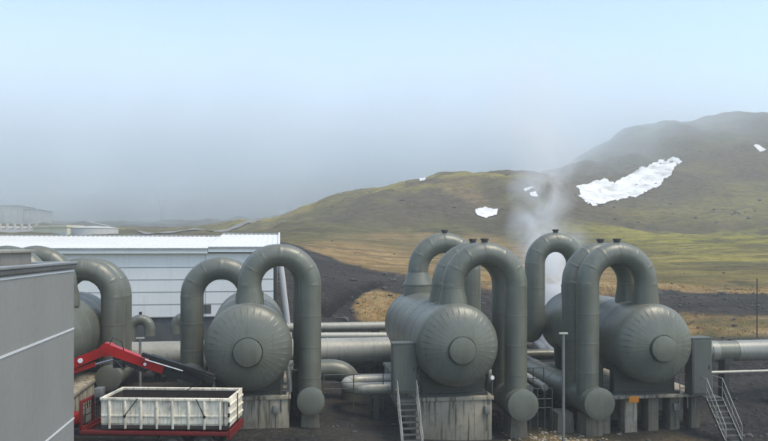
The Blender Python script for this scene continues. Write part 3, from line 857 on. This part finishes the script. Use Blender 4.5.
for x in (-6.15,): mb.box(x-.02, x+.02, 59.975, 59.998, 3.15, 8.4)
mb.build('panel_joint', M['roof_trim'], wb)
def roof(x0, x1, ze, zr, name):
    y0, y1 = 59.6, 74.0
    mb = MB(); mb.prism([(y0, ze), (y1, zr), (y1, zr-.12), (y0, ze-.12)], x1-x0, 'x', x0)
    mb.prism([(y1, zr), (88.4, ze), (88.4, ze-.12), (y1, zr-.12)], x1-x0, 'x', x0)
    x = x0+.2
    while x < x1-.1:
        mb.prism([(y0+.02, ze), (y1-.2, zr-.01), (y1-.2, zr+.055), (y0+.02, ze+.06)], .07, 'x', x); x += .46
    o = mb.build('roof', M['roof_white'], wb, 15, name)
    mb = MB(); mb.box(x0, x1, y1-.35, y1+.35, zr+.02, zr+.12); mb.build('ridge_cap', M['roof_trim'], o)
    mb = MB(); mb.box(x0, x1, y0-.06, y0-.002, ze-.42, ze+.02); mb.build('fascia', M['wall_white'], o)
    mb = MB(); mb.box(x0, x1, y0-.16, y0-.062, ze-.10, ze+.03); mb.build('gutter', M['roof_trim'], o)
    return o
roof(LX, BX-.05, 8.80, 9.98, None)
r2 = roof(BX, EX+.15, 8.92, 10.22, None)
mb = MB()
for x in (EX+.17,): mb.prism([(59.5, 8.80), (74, 10.14), (74, 10.42), (59.5, 9.08)], .14, 'x', x-.07)
mb.build('verge_trim', M['wall_white'], r2)

# ------------------------------------------------------------------ near grey building
gb = empty('grey_building', (-12, 9, 0)); tag(gb, 'near grey metal panelled building cutting off the left side', 'building')
WX = -5.0; YC = 18.1
mb = MB(); mb.box(-24, WX, 1.0, YC, -.2, 8.45); mb.build('wall', M['grey_wall'], gb)
mb = MB()
for z in (8.40, 6.98, 4.78, 2.6): mb.box(WX, WX+.012, 1.0, YC, z-.022, z+.022)
mb.build('joint_strip', M['joint'], gb)
mb = MB()
for y in (YC-6.5, YC-11.5): mb.box(WX, WX+.006, y-.012, y+.012, 0, 8.37)
mb.build('panel_seam', M['coping'], gb)
mb = MB(); mb.box(WX-.18, WX+.05, 1, YC+.06, 8.46, 8.56, .01); mb.box(-24, WX-.18, YC-.12, YC+.06, 8.46, 8.56, .01)
mb.build('coping', M['coping'], gb)
mb = MB(); mb.box(WX-.16, WX+.075, 1, YC+.085, 8.562, 8.62, .01); mb.box(-24, WX-.16, YC-.1, YC+.085, 8.562, 8.62, .01)
mb.build('coping_top', M['roof_trim'], gb)
mb = MB(); mb.box(-24, -5.62, 15.2, 17.0, 8.46, 8.85); c = mb.build('roof_curb', M['rusty'], gb)
MB().box(-24, -5.56, 15.1, 17.06, 8.852, 8.92, .01).build('curb_flashing', M['clad_light'], c)

# ------------------------------------------------------------------ truck (local x along the bed, y across, z up)
ta = -math.atan2(1.02, 5.42); TO = (-7.6, 31.46, 0.0)
tk = empty('crane_truck', TO, ta, True); tag(tk, 'red loader crane truck half behind the grey building, carrying a white container', 'truck')
def part(mb, name, mat, parent=tk, smooth=35, label=None):
    o = mb.build(name, M[mat], None, smooth); o.parent = parent
    if label: o['label'] = label
    return o
mb = MB()
mb.box(-5.6, 5.4, .55, .8, .72, .98); mb.box(-5.6, 5.4, 1.5, 1.75, .72, .98)
for x in (-.6, 1.0, 2.6, 4.2, 5.2): mb.box(x-.07, x+.07, .8, 1.5, .75, .95)
part(mb, 'chassis', 'black')
mb = MB(); mb.box(-.95, 5.5, .0, .22, .90, 1.08, .015); mb.box(-.95, 5.5, 2.08, 2.3, .90, 1.08, .015)
mb.box(-.95, -.75, .22, 2.08, .9, 1.08); mb.box(5.32, 5.5, .22, 2.08, .86, 1.08)
for x in (.8, 2.2, 3.6, 5.0): mb.box(x-.05, x+.05, .22, 2.08, .93, 1.05)
part(mb, 'bed_frame', 'red_dark')
mb = MB(); mb.prism([(5.5, .72), (5.6, .78), (5.6, 1.12), (5.55, 1.14), (5.5, 1.1)], 2.3, 'y', 0); part(mb, 'tail_guard', 'red_dark')
mb = MB()
for y in (.0, 2.2): mb.box(-.95, -.83, y, y+.1, 1.08, 2.35, .01)
mb.box(-.95, -.83, .1, 2.2, 2.22, 2.35, .01); mb.box(-.95, -.83, .1, 2.2, 1.08, 1.2, .01); mb.box(-.94, -.84, 1.1, 1.2, 1.2, 2.22)
hb = part(mb, 'headboard', 'red_dark')
mb = MB()
for k in range(9): mb.tube([(-.89, .22*k+.22, 1.2), (-.89, .22*k+.22, 2.22)], .018, 6)
for k in range(5): mb.tube([(-.89, .1, 1.32+.19*k), (-.89, 2.2, 1.32+.19*k)], .018, 6)
part(mb, 'mesh_panel', 'black', hb)
mb = MB(); mb.box(-.82, -.79, .35, .8, 1.35, 1.62); mb.box(-.82, -.79, .35, .75, 1.7, 1.92); part(mb, 'notice_plate', 'galv', hb)
mb = MB(); mb.box(-.72, -.36, .9, 1.3, 2.3, 2.72, .03); part(mb, 'lamp_box', 'galv')
MBw = lambda x, y: (x, y)
for x in (-4.3, 3.1, 4.45):
    for y, sgn in ((.02, -1), (2.28, 1)):
        mb = MB(); c = (x, y+(.17 if sgn < 0 else -.17), .5)
        mb.lathe([(-.16, .28), (-.17, .44), (-.13, .495), (.13, .495), (.17, .44), (.16, .28)], 32, c, 'y')
        w = part(mb, 'wheel', 'rubber')
        mb = MB(); mb.lathe([(-.10, 0), (-.10, .12), (-.05, .14), (-.05, .24), (-.155, .285), (.155, .285), (.05, .24), (.05, 0)], 24, c, 'y')
        part(mb, 'rim', 'galv', w)
for y in (.0, 2.04):
    mb = MB(); mb.prism([(2.4, 1.02), (2.5, .85), (2.35, .6), (2.32, .62), (2.46, .86), (2.36, 1.02)], .26, 'y', y)
    mb.box(2.4, 5.1, y, y+.26, 1.085, 1.10) if False else None
    part(mb, 'mudguard', 'black')
# cab
mb = MB(); mb.prism([(-5.7, .6), (-3.55, .6), (-3.55, 3.0), (-5.2, 3.0), (-5.65, 1.9)], 2.3, 'y', 0)
cb = part(mb, 'cab', 'red', smooth=20)
mb = MB(); mb.prism([(-5.3, 1.85), (-4.3, 1.85), (-4.3, 2.7), (-5.08, 2.7)], .01, 'y', -.012); mb.prism([(-5.3, 1.85), (-4.3, 1.85), (-4.3, 2.7), (-5.08, 2.7)], .01, 'y', 2.302)
part(mb, 'side_window', 'glass', cb)
mb = MB(); mb.box(-5.72, -5.70, .2, 2.1, .65, 1.1); part(mb, 'bumper', 'black', cb)
# crane
mb = MB(); mb.box(-2.9, -1.7, .35, 1.95, 1.0, 1.45, .04); mb.box(-2.5, -2.0, .9, 1.4, 1.45, 3.75, .05); cr = part(mb, 'crane_column', 'red', label='red crane column behind the cab')
def beam(p, q, h0, h1, w, mat, name, y=1.15, parent=tk, bev=.02):
    p = Vector(p); q = Vector(q); d = (q-p).normalized(); n = Vector((-d.y, d.x))
    poly = [p-n*h0/2, q-n*h1/2, q+n*h1/2, p+n*h0/2]
    mb = MB(); mb.prism([(a.x, a.y) for a in poly], w, 'y', y-w/2); return part(mb, name, mat, parent)
b1 = beam((-2.3, 3.52), (-.15, 4.42), .42, .40, .36, 'red', 'lower_boom')
b2 = beam((-.35, 4.50), (2.35, 3.52), .46, .34, .34, 'red', 'upper_boom')
mb = MB(); mb.lathe([(-.24, 0), (-.24, .16), (.24, .16), (.24, 0)], 20, (-.2, 1.15, 4.42), 'y'); mb.lathe([(-.21, 0), (-.21, .3), (.21, .3), (.21, 0)], 20, (-.2, 1.15, 4.4), 'y'); part(mb, 'knuckle', 'red', b2)
mb = MB(); mb.lathe([(-.2, 0), (-.2, .11), (.0, .11)], 20, (-1.35, 1.13, 3.92), 'y'); part(mb, 'pivot_pin', 'lamp', b1)
beam((-1.9, 3.35), (-.75, 3.75), .2, .2, .2, 'red', 'lift_cylinder', 1.15, b1)
mb = MB(); mb.tube([(-.8, 1.15, 3.72), (.15, 1.15, 3.98)], .065, 12); part(mb, 'piston_rod', 'chrome', b1)
beam((.1, 4.08), (1.5, 3.45), .16, .14, .3, 'black', 'link_arm', 1.15, b2)
mb = MB(); mb.box(.1, .55, .95, 1.35, 3.6, 3.95, .04); mb.tube([(.3, .9, 3.9), (.6, .85, 3.6), (.9, .95, 3.75)], .035, 8); mb.tube([(-.1, 1.0, 4.55), (.1, 1.0, 4.95), (.5, 1.0, 4.75), (.6, 1.0, 4.3)], .022, 8); part(mb, 'hose_block', 'black', b2)
beam((1.95, 3.62), (4.0, 2.98), .36, .30, .26, 'black', 'boom_extension', 1.15, b2)
beam((1.45, 4.22), (4.25, 3.42), .17, .15, .2, 'black', 'outer_extension', .93, b2)
beam((1.7, 4.02), (4.55, 3.15), .34, .3, .3, 'black', 'middle_extension', 1.2, b2)
beam((1.62, 4.02), (3.3, 3.53), .045, .045, .02, 'lamp', 'pale_stripe', .80, b2)
beam((3.9, 3.35), (4.6, 3.05), .26, .22, .3, 'black', 'boom_head', 1.1, b2)
mb = MB(); mb.lathe([(-.02, 0), (-.02, .07), (.0, .07)], 14, (1.55, .975, 3.78), 'y'); part(mb, 'pivot_pin', 'lamp', b2)
mb = MB(); mb.tube([(4.05, 1.15, 3.1), (3.3, 1.15, 2.55), (2.75, 1.15, 2.2)], .022, 6); part(mb, 'sling', 'chain', b2)

# container on the truck
ct = empty('skip_container', TO, ta, True); tag(ct, 'dirty white open steel container with side ribs on the red truck bed', 'container')
cz0, cz1, cl, cw = 1.2, 2.5, 5.5, 2.3
mb = MB()
mb.box(0, cl, .04, .08, cz0+.2, cz1-.12); mb.box(0, cl, cw-.08, cw-.04, cz0+.2, cz1-.12); mb.box(0, .05, .08, cw-.08, cz0+.2, cz1-.1)
mb.box(0, cl, .09, cw-.09, cz0+.12, cz0+.2)
body = part(mb, 'shell', 'white_box', ct)
mb = MB()
mb.box(.051, cl-.06, .081, .09, cz0+.21, cz1-.02); mb.box(.051, cl-.06, cw-.09, cw-.081, cz0+.21, cz1-.02); mb.box(.051, .06, .09, cw-.09, cz0+.21, cz1-.02)
mb.box(cl-.07, cl-.061, .09, cw-.09, cz0+.21, cz1-.02); mb.box(.06, cl-.07, .09, cw-.09, cz0+.201, cz0+.21)
part(mb, 'inner_lining', 'box_inside', ct)
mb = MB()
for y in (-.03, cw-.11): mb.box(-.04, cl+.03, y, y+.14, cz1-.12, cz1, .015)
mb.box(-.04, .07, .11, cw-.11, cz1-.12, cz1, .015)
part(mb, 'top_rim', 'white_box', ct)
mb = MB(); mb.box(0, cl, .03, .3, cz0-.02, cz0+.12); mb.box(0, cl, cw-.3, cw-.03, cz0-.02, cz0+.12); part(mb, 'base_rail', 'box_inside', ct)
for k in range(8):
    x = .38+k*.685
    for y0, y1 in ((-.03, .038), (cw-.038, cw+.03)):
        mb = MB(); mb.box(x-.045, x+.045, y0, y1, cz0-.02, cz1-.12, .01); part(mb, 'side_rib', 'white_box', ct)
mb = MB()
for y0, y1 in ((.005, .04),): mb.box(.02, cl-.02, y0, y1, cz0+.5, cz0+.56)
part(mb, 'mid_rail', 'white_box', ct)
mb = MB(); mb.box(cl+.0, cl+.07, .02, cw/2-.01, cz0+.08, cz1+.02, .012); mb.box(cl+.0, cl+.07, cw/2+.01, cw-.02, cz0+.08, cz1+.02, .012)
for z in (cz0+.3, cz0+.65, cz0+1.0): mb.box(cl+.07, cl+.11, .02, cw-.02, z-.04, z+.04)
d = part(mb, 'tailgate', 'white_box', ct)
mb = MB()
for z in (cz0+.2, cz0+.6, cz0+1.05): mb.tube([(cl+.05, -.02, z-.08), (cl+.05, -.02, z+.08)], .04, 10)
mb.tube([(cl-.16, -.03, cz0+.1), (cl-.16, -.03, cz1-.15)], .022, 8); mb.tube([(cl+.13, cw*.5, cz0), (cl+.13, cw*.5, cz1)], .025, 8)
part(mb, 'hinge', 'chain', d)
for x0, x1 in ((1.62, 1.05), (4.15, 4.5)):
    mb = MB(); mb.tube([(x0, -.05, cz1-.02), (x0+(x1-x0)*.35, -.055, cz1-.28), (x1, -.05, cz1-.76)], .022, 6); mb.lathe([(-.03, 0), (-.03, .06), (.03, .06), (.03, 0)], 10, (x1, -.05, cz1-.78), 'y')
    part(mb, 'lashing_chain', 'chain', ct)

# ------------------------------------------------------------------ far structures
def at(px, y, t):
    X, Y = W((px-CX)/F, t); return X, Y, EYE+(HY-y)*t/F
def farbox(name, label, cat, px0, px1, ytop, ybot, t, depth, wall, roofm, group=None, gable=0.0, bands=()):
    x0, y0, z0 = at(px0, ybot, t); x1, _, z1 = at(px1, ytop, t)
    e = empty(name, ((x0+x1)/2, y0, z0)); tag(e, label, cat, group)
    MB().box(x0, x1, y0, y0+depth, z0-4, z1).build('wall', M[wall], e)
    if gable: MB().prism([(x0-.3, z1), (x1+.3, z1), ((x0+x1)/2, z1+gable)], depth+.6, 'y', y0-.3).build('roof', M[roofm], e, 20)
    else: MB().box(x0-.4, x1+.4, y0-.4, y0+depth+.4, z1, z1+.45).build('roof', M[roofm], e)
    for i, (f, h, mt) in enumerate(bands):
        z = z0+(z1-z0)*f; MB().box(x0-.15, x1+.15, y0-.15, y0-.01, z, z+h).build('wall_band', M[mt], e)
    return e, x0, x1, y0, z0, z1
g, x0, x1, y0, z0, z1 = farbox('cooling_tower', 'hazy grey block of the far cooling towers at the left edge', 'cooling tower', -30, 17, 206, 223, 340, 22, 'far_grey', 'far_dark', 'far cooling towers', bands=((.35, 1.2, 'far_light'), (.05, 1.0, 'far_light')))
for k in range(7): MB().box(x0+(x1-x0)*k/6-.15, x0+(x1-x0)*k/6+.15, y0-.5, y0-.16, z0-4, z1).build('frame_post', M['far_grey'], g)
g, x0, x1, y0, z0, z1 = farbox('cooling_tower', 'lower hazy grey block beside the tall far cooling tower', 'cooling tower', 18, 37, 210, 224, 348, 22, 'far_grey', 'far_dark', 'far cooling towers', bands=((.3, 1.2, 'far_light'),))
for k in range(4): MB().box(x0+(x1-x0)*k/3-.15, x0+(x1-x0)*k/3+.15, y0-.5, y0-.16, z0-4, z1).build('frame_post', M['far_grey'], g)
e = empty('basin_wall', at(10, 235, 230)); tag(e, 'pale low basin structure below the far cooling towers', 'basin')
a = at(-30, 234, 230); b = at(33, 223.5, 230); mb = MB(); mb.box(a[0], b[0], a[1], a[1]+3, a[2]-3, a[2]+1.6)
for k in range(10):
    x = a[0]+(b[0]-a[0])*k/9; mb.box(x-.3, x+.3, a[1]-.01, a[1]+.6, a[2]-3, b[2])
mb.build('wall', M['far_light'], e); mb = MB(); mb.tube([(a[0], a[1]+1, a[2]+2.2), (b[0], a[1]+1, a[2]+2.0)], .5, 12); mb.build('duct', M['far_light'], e)
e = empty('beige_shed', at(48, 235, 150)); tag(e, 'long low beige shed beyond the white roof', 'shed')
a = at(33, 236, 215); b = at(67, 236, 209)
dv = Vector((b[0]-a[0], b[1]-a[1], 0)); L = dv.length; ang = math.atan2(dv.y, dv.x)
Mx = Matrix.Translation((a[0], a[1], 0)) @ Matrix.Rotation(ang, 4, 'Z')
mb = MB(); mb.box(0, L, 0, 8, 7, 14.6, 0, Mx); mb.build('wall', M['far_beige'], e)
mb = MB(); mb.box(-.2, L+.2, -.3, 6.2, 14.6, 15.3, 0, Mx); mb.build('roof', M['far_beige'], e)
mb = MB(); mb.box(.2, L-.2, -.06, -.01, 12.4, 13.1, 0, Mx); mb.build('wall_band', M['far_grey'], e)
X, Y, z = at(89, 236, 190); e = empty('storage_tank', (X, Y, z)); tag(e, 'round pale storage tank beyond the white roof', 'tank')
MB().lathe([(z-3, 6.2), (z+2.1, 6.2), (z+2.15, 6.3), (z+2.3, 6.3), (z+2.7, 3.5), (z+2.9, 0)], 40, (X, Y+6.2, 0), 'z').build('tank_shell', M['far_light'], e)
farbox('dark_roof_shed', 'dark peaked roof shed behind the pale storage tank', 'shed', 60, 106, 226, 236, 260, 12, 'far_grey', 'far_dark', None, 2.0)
# pylon
h = at(162, 222, 430); e = empty('power_pylon', (h[0], h[1], gz(h[0], h[1]))); tag(e, 'faint lattice power pylon fading into the fog', 'pylon')
g = gz(h[0], h[1])-1; top = EYE+(HY-192)*430/F; mb = MB(); wv = 4.0
for s in (-1, 1):
    mb.tube([(h[0]+s*.7, h[1], g), (h[0]+s*.6, h[1], g+(top-g)*.45), (h[0]+s*wv, h[1], top)], .10, 6)
    for k in range(5):
        f = k/5; mb.tube([(h[0]-s*.65, h[1], g+(top-g)*.45*f), (h[0]+s*.65, h[1], g+(top-g)*.45*(f+.2))], .05, 5)
mb.tube([(h[0]-wv-1.5, h[1], top-1), (h[0]+wv+1.5, h[1], top-1)], .09, 6)
mb.tube([(h[0]-1.7, h[1], g+(top-g)*.7), (h[0]+1.7, h[1], g+(top-g)*.7)], .1, 6)
mb.build('lattice', M['galv'], e)

# ------------------------------------------------------------------ steam and haze
def steam(name, label, x, y, z0, z1, w, dens, lean, sc_, col=(.995, .995, .995)):
    mb = MB(); mb.box(-w, w, -w, w, 0, z1-z0); o = mb.build(name, None, smooth=0)
    o.location = (x, y, z0); tag(o, label, kind='stuff')
    m = bpy.data.materials.new(name); m.use_nodes = True; nt = m.node_tree; nt.nodes.clear()
    out = nt.nodes.new('ShaderNodeOutputMaterial'); pv = nt.nodes.new('ShaderNodeVolumePrincipled')
    nt.links.new(pv.outputs[0], out.inputs['Volume'])
    pv.inputs['Color'].default_value = (*col, 1); pv.inputs['Anisotropy'].default_value = .1
    tc = N(nt, 'ShaderNodeTexCoord'); sx = N(nt, 'ShaderNodeSeparateXYZ'); nt.links.new(tc.outputs['Object'], sx.inputs[0])
    H = z1-z0; h = mth(nt, 'DIVIDE', sx.outputs[2], H)
    nz = noise(nt, tc.outputs['Object'], sc_*.45, 2, .5); nz2 = noise(nt, tc.outputs['Object'], sc_, 5, .6, .6)
    wob = mth(nt, 'MULTIPLY', mth(nt, 'SUBTRACT', nz, .5), w*1.3)
    cx = mth(nt, 'ADD', mth(nt, 'MULTIPLY', h, lean), wob)
    dx = mth(nt, 'SUBTRACT', sx.outputs[0], cx); dy = sx.outputs[1]
    rad = mth(nt, 'ADD', mth(nt, 'MULTIPLY', h, w*.45), w*.30)
    d = mth(nt, 'DIVIDE', mth(nt, 'SQRT', mth(nt, 'ADD', mth(nt, 'MULTIPLY', dx, dx), mth(nt, 'MULTIPLY', dy, dy))), rad)
    core = mth(nt, 'SUBTRACT', 1.0, d, True)
    tex = mth(nt, 'MULTIPLY', mth(nt, 'SUBTRACT', nz2, .41, True), 3.6, True)
    fade = mth(nt, 'POWER', mth(nt, 'SUBTRACT', 1.0, h, True), 1.5)
    den = mth(nt, 'MULTIPLY', mth(nt, 'MULTIPLY', core, tex), mth(nt, 'MULTIPLY', fade, dens))
    nt.links.new(den, pv.inputs['Density']); o.data.materials.append(m); return o
steam('steam_plume', 'thin white steam plume rising behind the arches of the two right vessels', 22.3, 55, 2.0, 29.5, 7.6, 1.5, -2.6, .36)
steam('steam_cloud', 'dense white steam seen between the legs of the rear arches', 20.4, 50.5, 1.2, 11.5, 3.4, 11.0, .2, .5)

DENS = .0008
mb = MB(); mb.box(-1750, 1750, -60, 900, -12, 210); hz = mb.build('haze', None, smooth=0); tag(hz, 'pale blue-grey fog filling the valley', kind='stuff')
hm = bpy.data.materials.new('haze'); hm.use_nodes = True; nt = hm.node_tree; nt.nodes.clear()
out = nt.nodes.new('ShaderNodeOutputMaterial'); pv = nt.nodes.new('ShaderNodeVolumePrincipled'); nt.links.new(pv.outputs[0], out.inputs['Volume'])
pv.inputs['Density'].default_value = DENS; pv.inputs['Color'].default_value = (.90, .95, .95, 1); pv.inputs['Anisotropy'].default_value = .0
hz.data.materials.append(hm)

def fog_bank():
    mb = MB(); mb.box(-640, 470, 300, 655, 14, 205); o = mb.build('fog_bank', None, smooth=0)
    tag(o, 'low grey cloud hiding the far mountain beyond the front hill', kind='stuff')
    m = bpy.data.materials.new('fog_bank'); m.use_nodes = True; nt = m.node_tree; nt.nodes.clear()
    out = nt.nodes.new('ShaderNodeOutputMaterial'); pv = nt.nodes.new('ShaderNodeVolumePrincipled')
    nt.links.new(pv.outputs[0], out.inputs['Volume'])
    pv.inputs['Color'].default_value = (.87, .945, 1.0, 1)
    tc = N(nt, 'ShaderNodeTexCoord'); sx = N(nt, 'ShaderNodeSeparateXYZ'); nt.links.new(tc.outputs['Object'], sx.inputs[0])
    def ss(v, a, b):
        n = N(nt, 'ShaderNodeMapRange', interpolation_type='SMOOTHSTEP'); n.inputs[1].default_value = a; n.inputs[2].default_value = b
        nt.links.new(v, n.inputs[0]); return n.outputs[0]
    nz = noise(nt, tc.outputs['Object'], .011, 3, .5)
    zz = mth(nt, 'ADD', sx.outputs[2], mth(nt, 'MULTIPLY', mth(nt, 'SUBTRACT', nz, .5), 60))
    up = mth(nt, 'ADD', mth(nt, 'MULTIPLY', ss(zz, 16, 75), .68), .32)
    tp = ss(sx.outputs[2], 150, 55); near = ss(sx.outputs[1], 302, 375)
    side = ss(mth(nt, 'DIVIDE', sx.outputs[0], sx.outputs[1]), .98, .36)
    d = mth(nt, 'MULTIPLY', mth(nt, 'MULTIPLY', up, tp), mth(nt, 'MULTIPLY', near, side))
    wsp = ramp(nt, noise(nt, tc.outputs['Object'], .02, 5, .6), [(.35, .45), (.65, 1.5)])
    nt.links.new(mth(nt, 'MULTIPLY', mth(nt, 'MULTIPLY', d, wsp), .018), pv.inputs['Density']); o.data.materials.append(m)
fog_bank()

# ------------------------------------------------------------------ light
SE, SR = R(62), R(122)
w = bpy.data.worlds.new('World'); sc.world = w; w.use_nodes = True
nt = w.node_tree; bg = nt.nodes['Background']
sky = nt.nodes.new('ShaderNodeTexSky'); sky.sky_type = 'NISHITA'; sky.sun_disc = False
sky.sun_elevation = SE; sky.sun_rotation = SR; sky.air_density = 1.0; sky.dust_density = 1.3; sky.ozone_density = 0.5
nt.links.new(mixc(nt, 1.0, sky.outputs[0], (.98, 1.0, .96), 'MULTIPLY'), bg.inputs[0]); bg.inputs[1].default_value = .15
sl = bpy.data.lights.new('sun', 'SUN'); sl.energy = 1.5; sl.angle = R(25); sl.color = (1, .90, .74)
so = bpy.data.objects.new('sun', sl); COL.objects.link(so)
d = Vector((math.sin(SR)*math.cos(SE), math.cos(SR)*math.cos(SE), math.sin(SE)))
so.rotation_euler = d.to_track_quat('Z', 'Y').to_euler(); so.location = d*60

vs = sc.view_settings; vs.view_transform = 'Standard'; vs.look = 'None'; vs.gamma = 1; vs.use_curve_mapping = False; vs.exposure = 1.04
sc.cycles.use_denoising = True
try: sc.cycles.denoiser = 'OPENIMAGEDENOISE'
except Exception: pass
sc.cycles.volume_bounces = 3; sc.cycles.max_bounces = 6; sc.cycles.transparent_max_bounces = 8
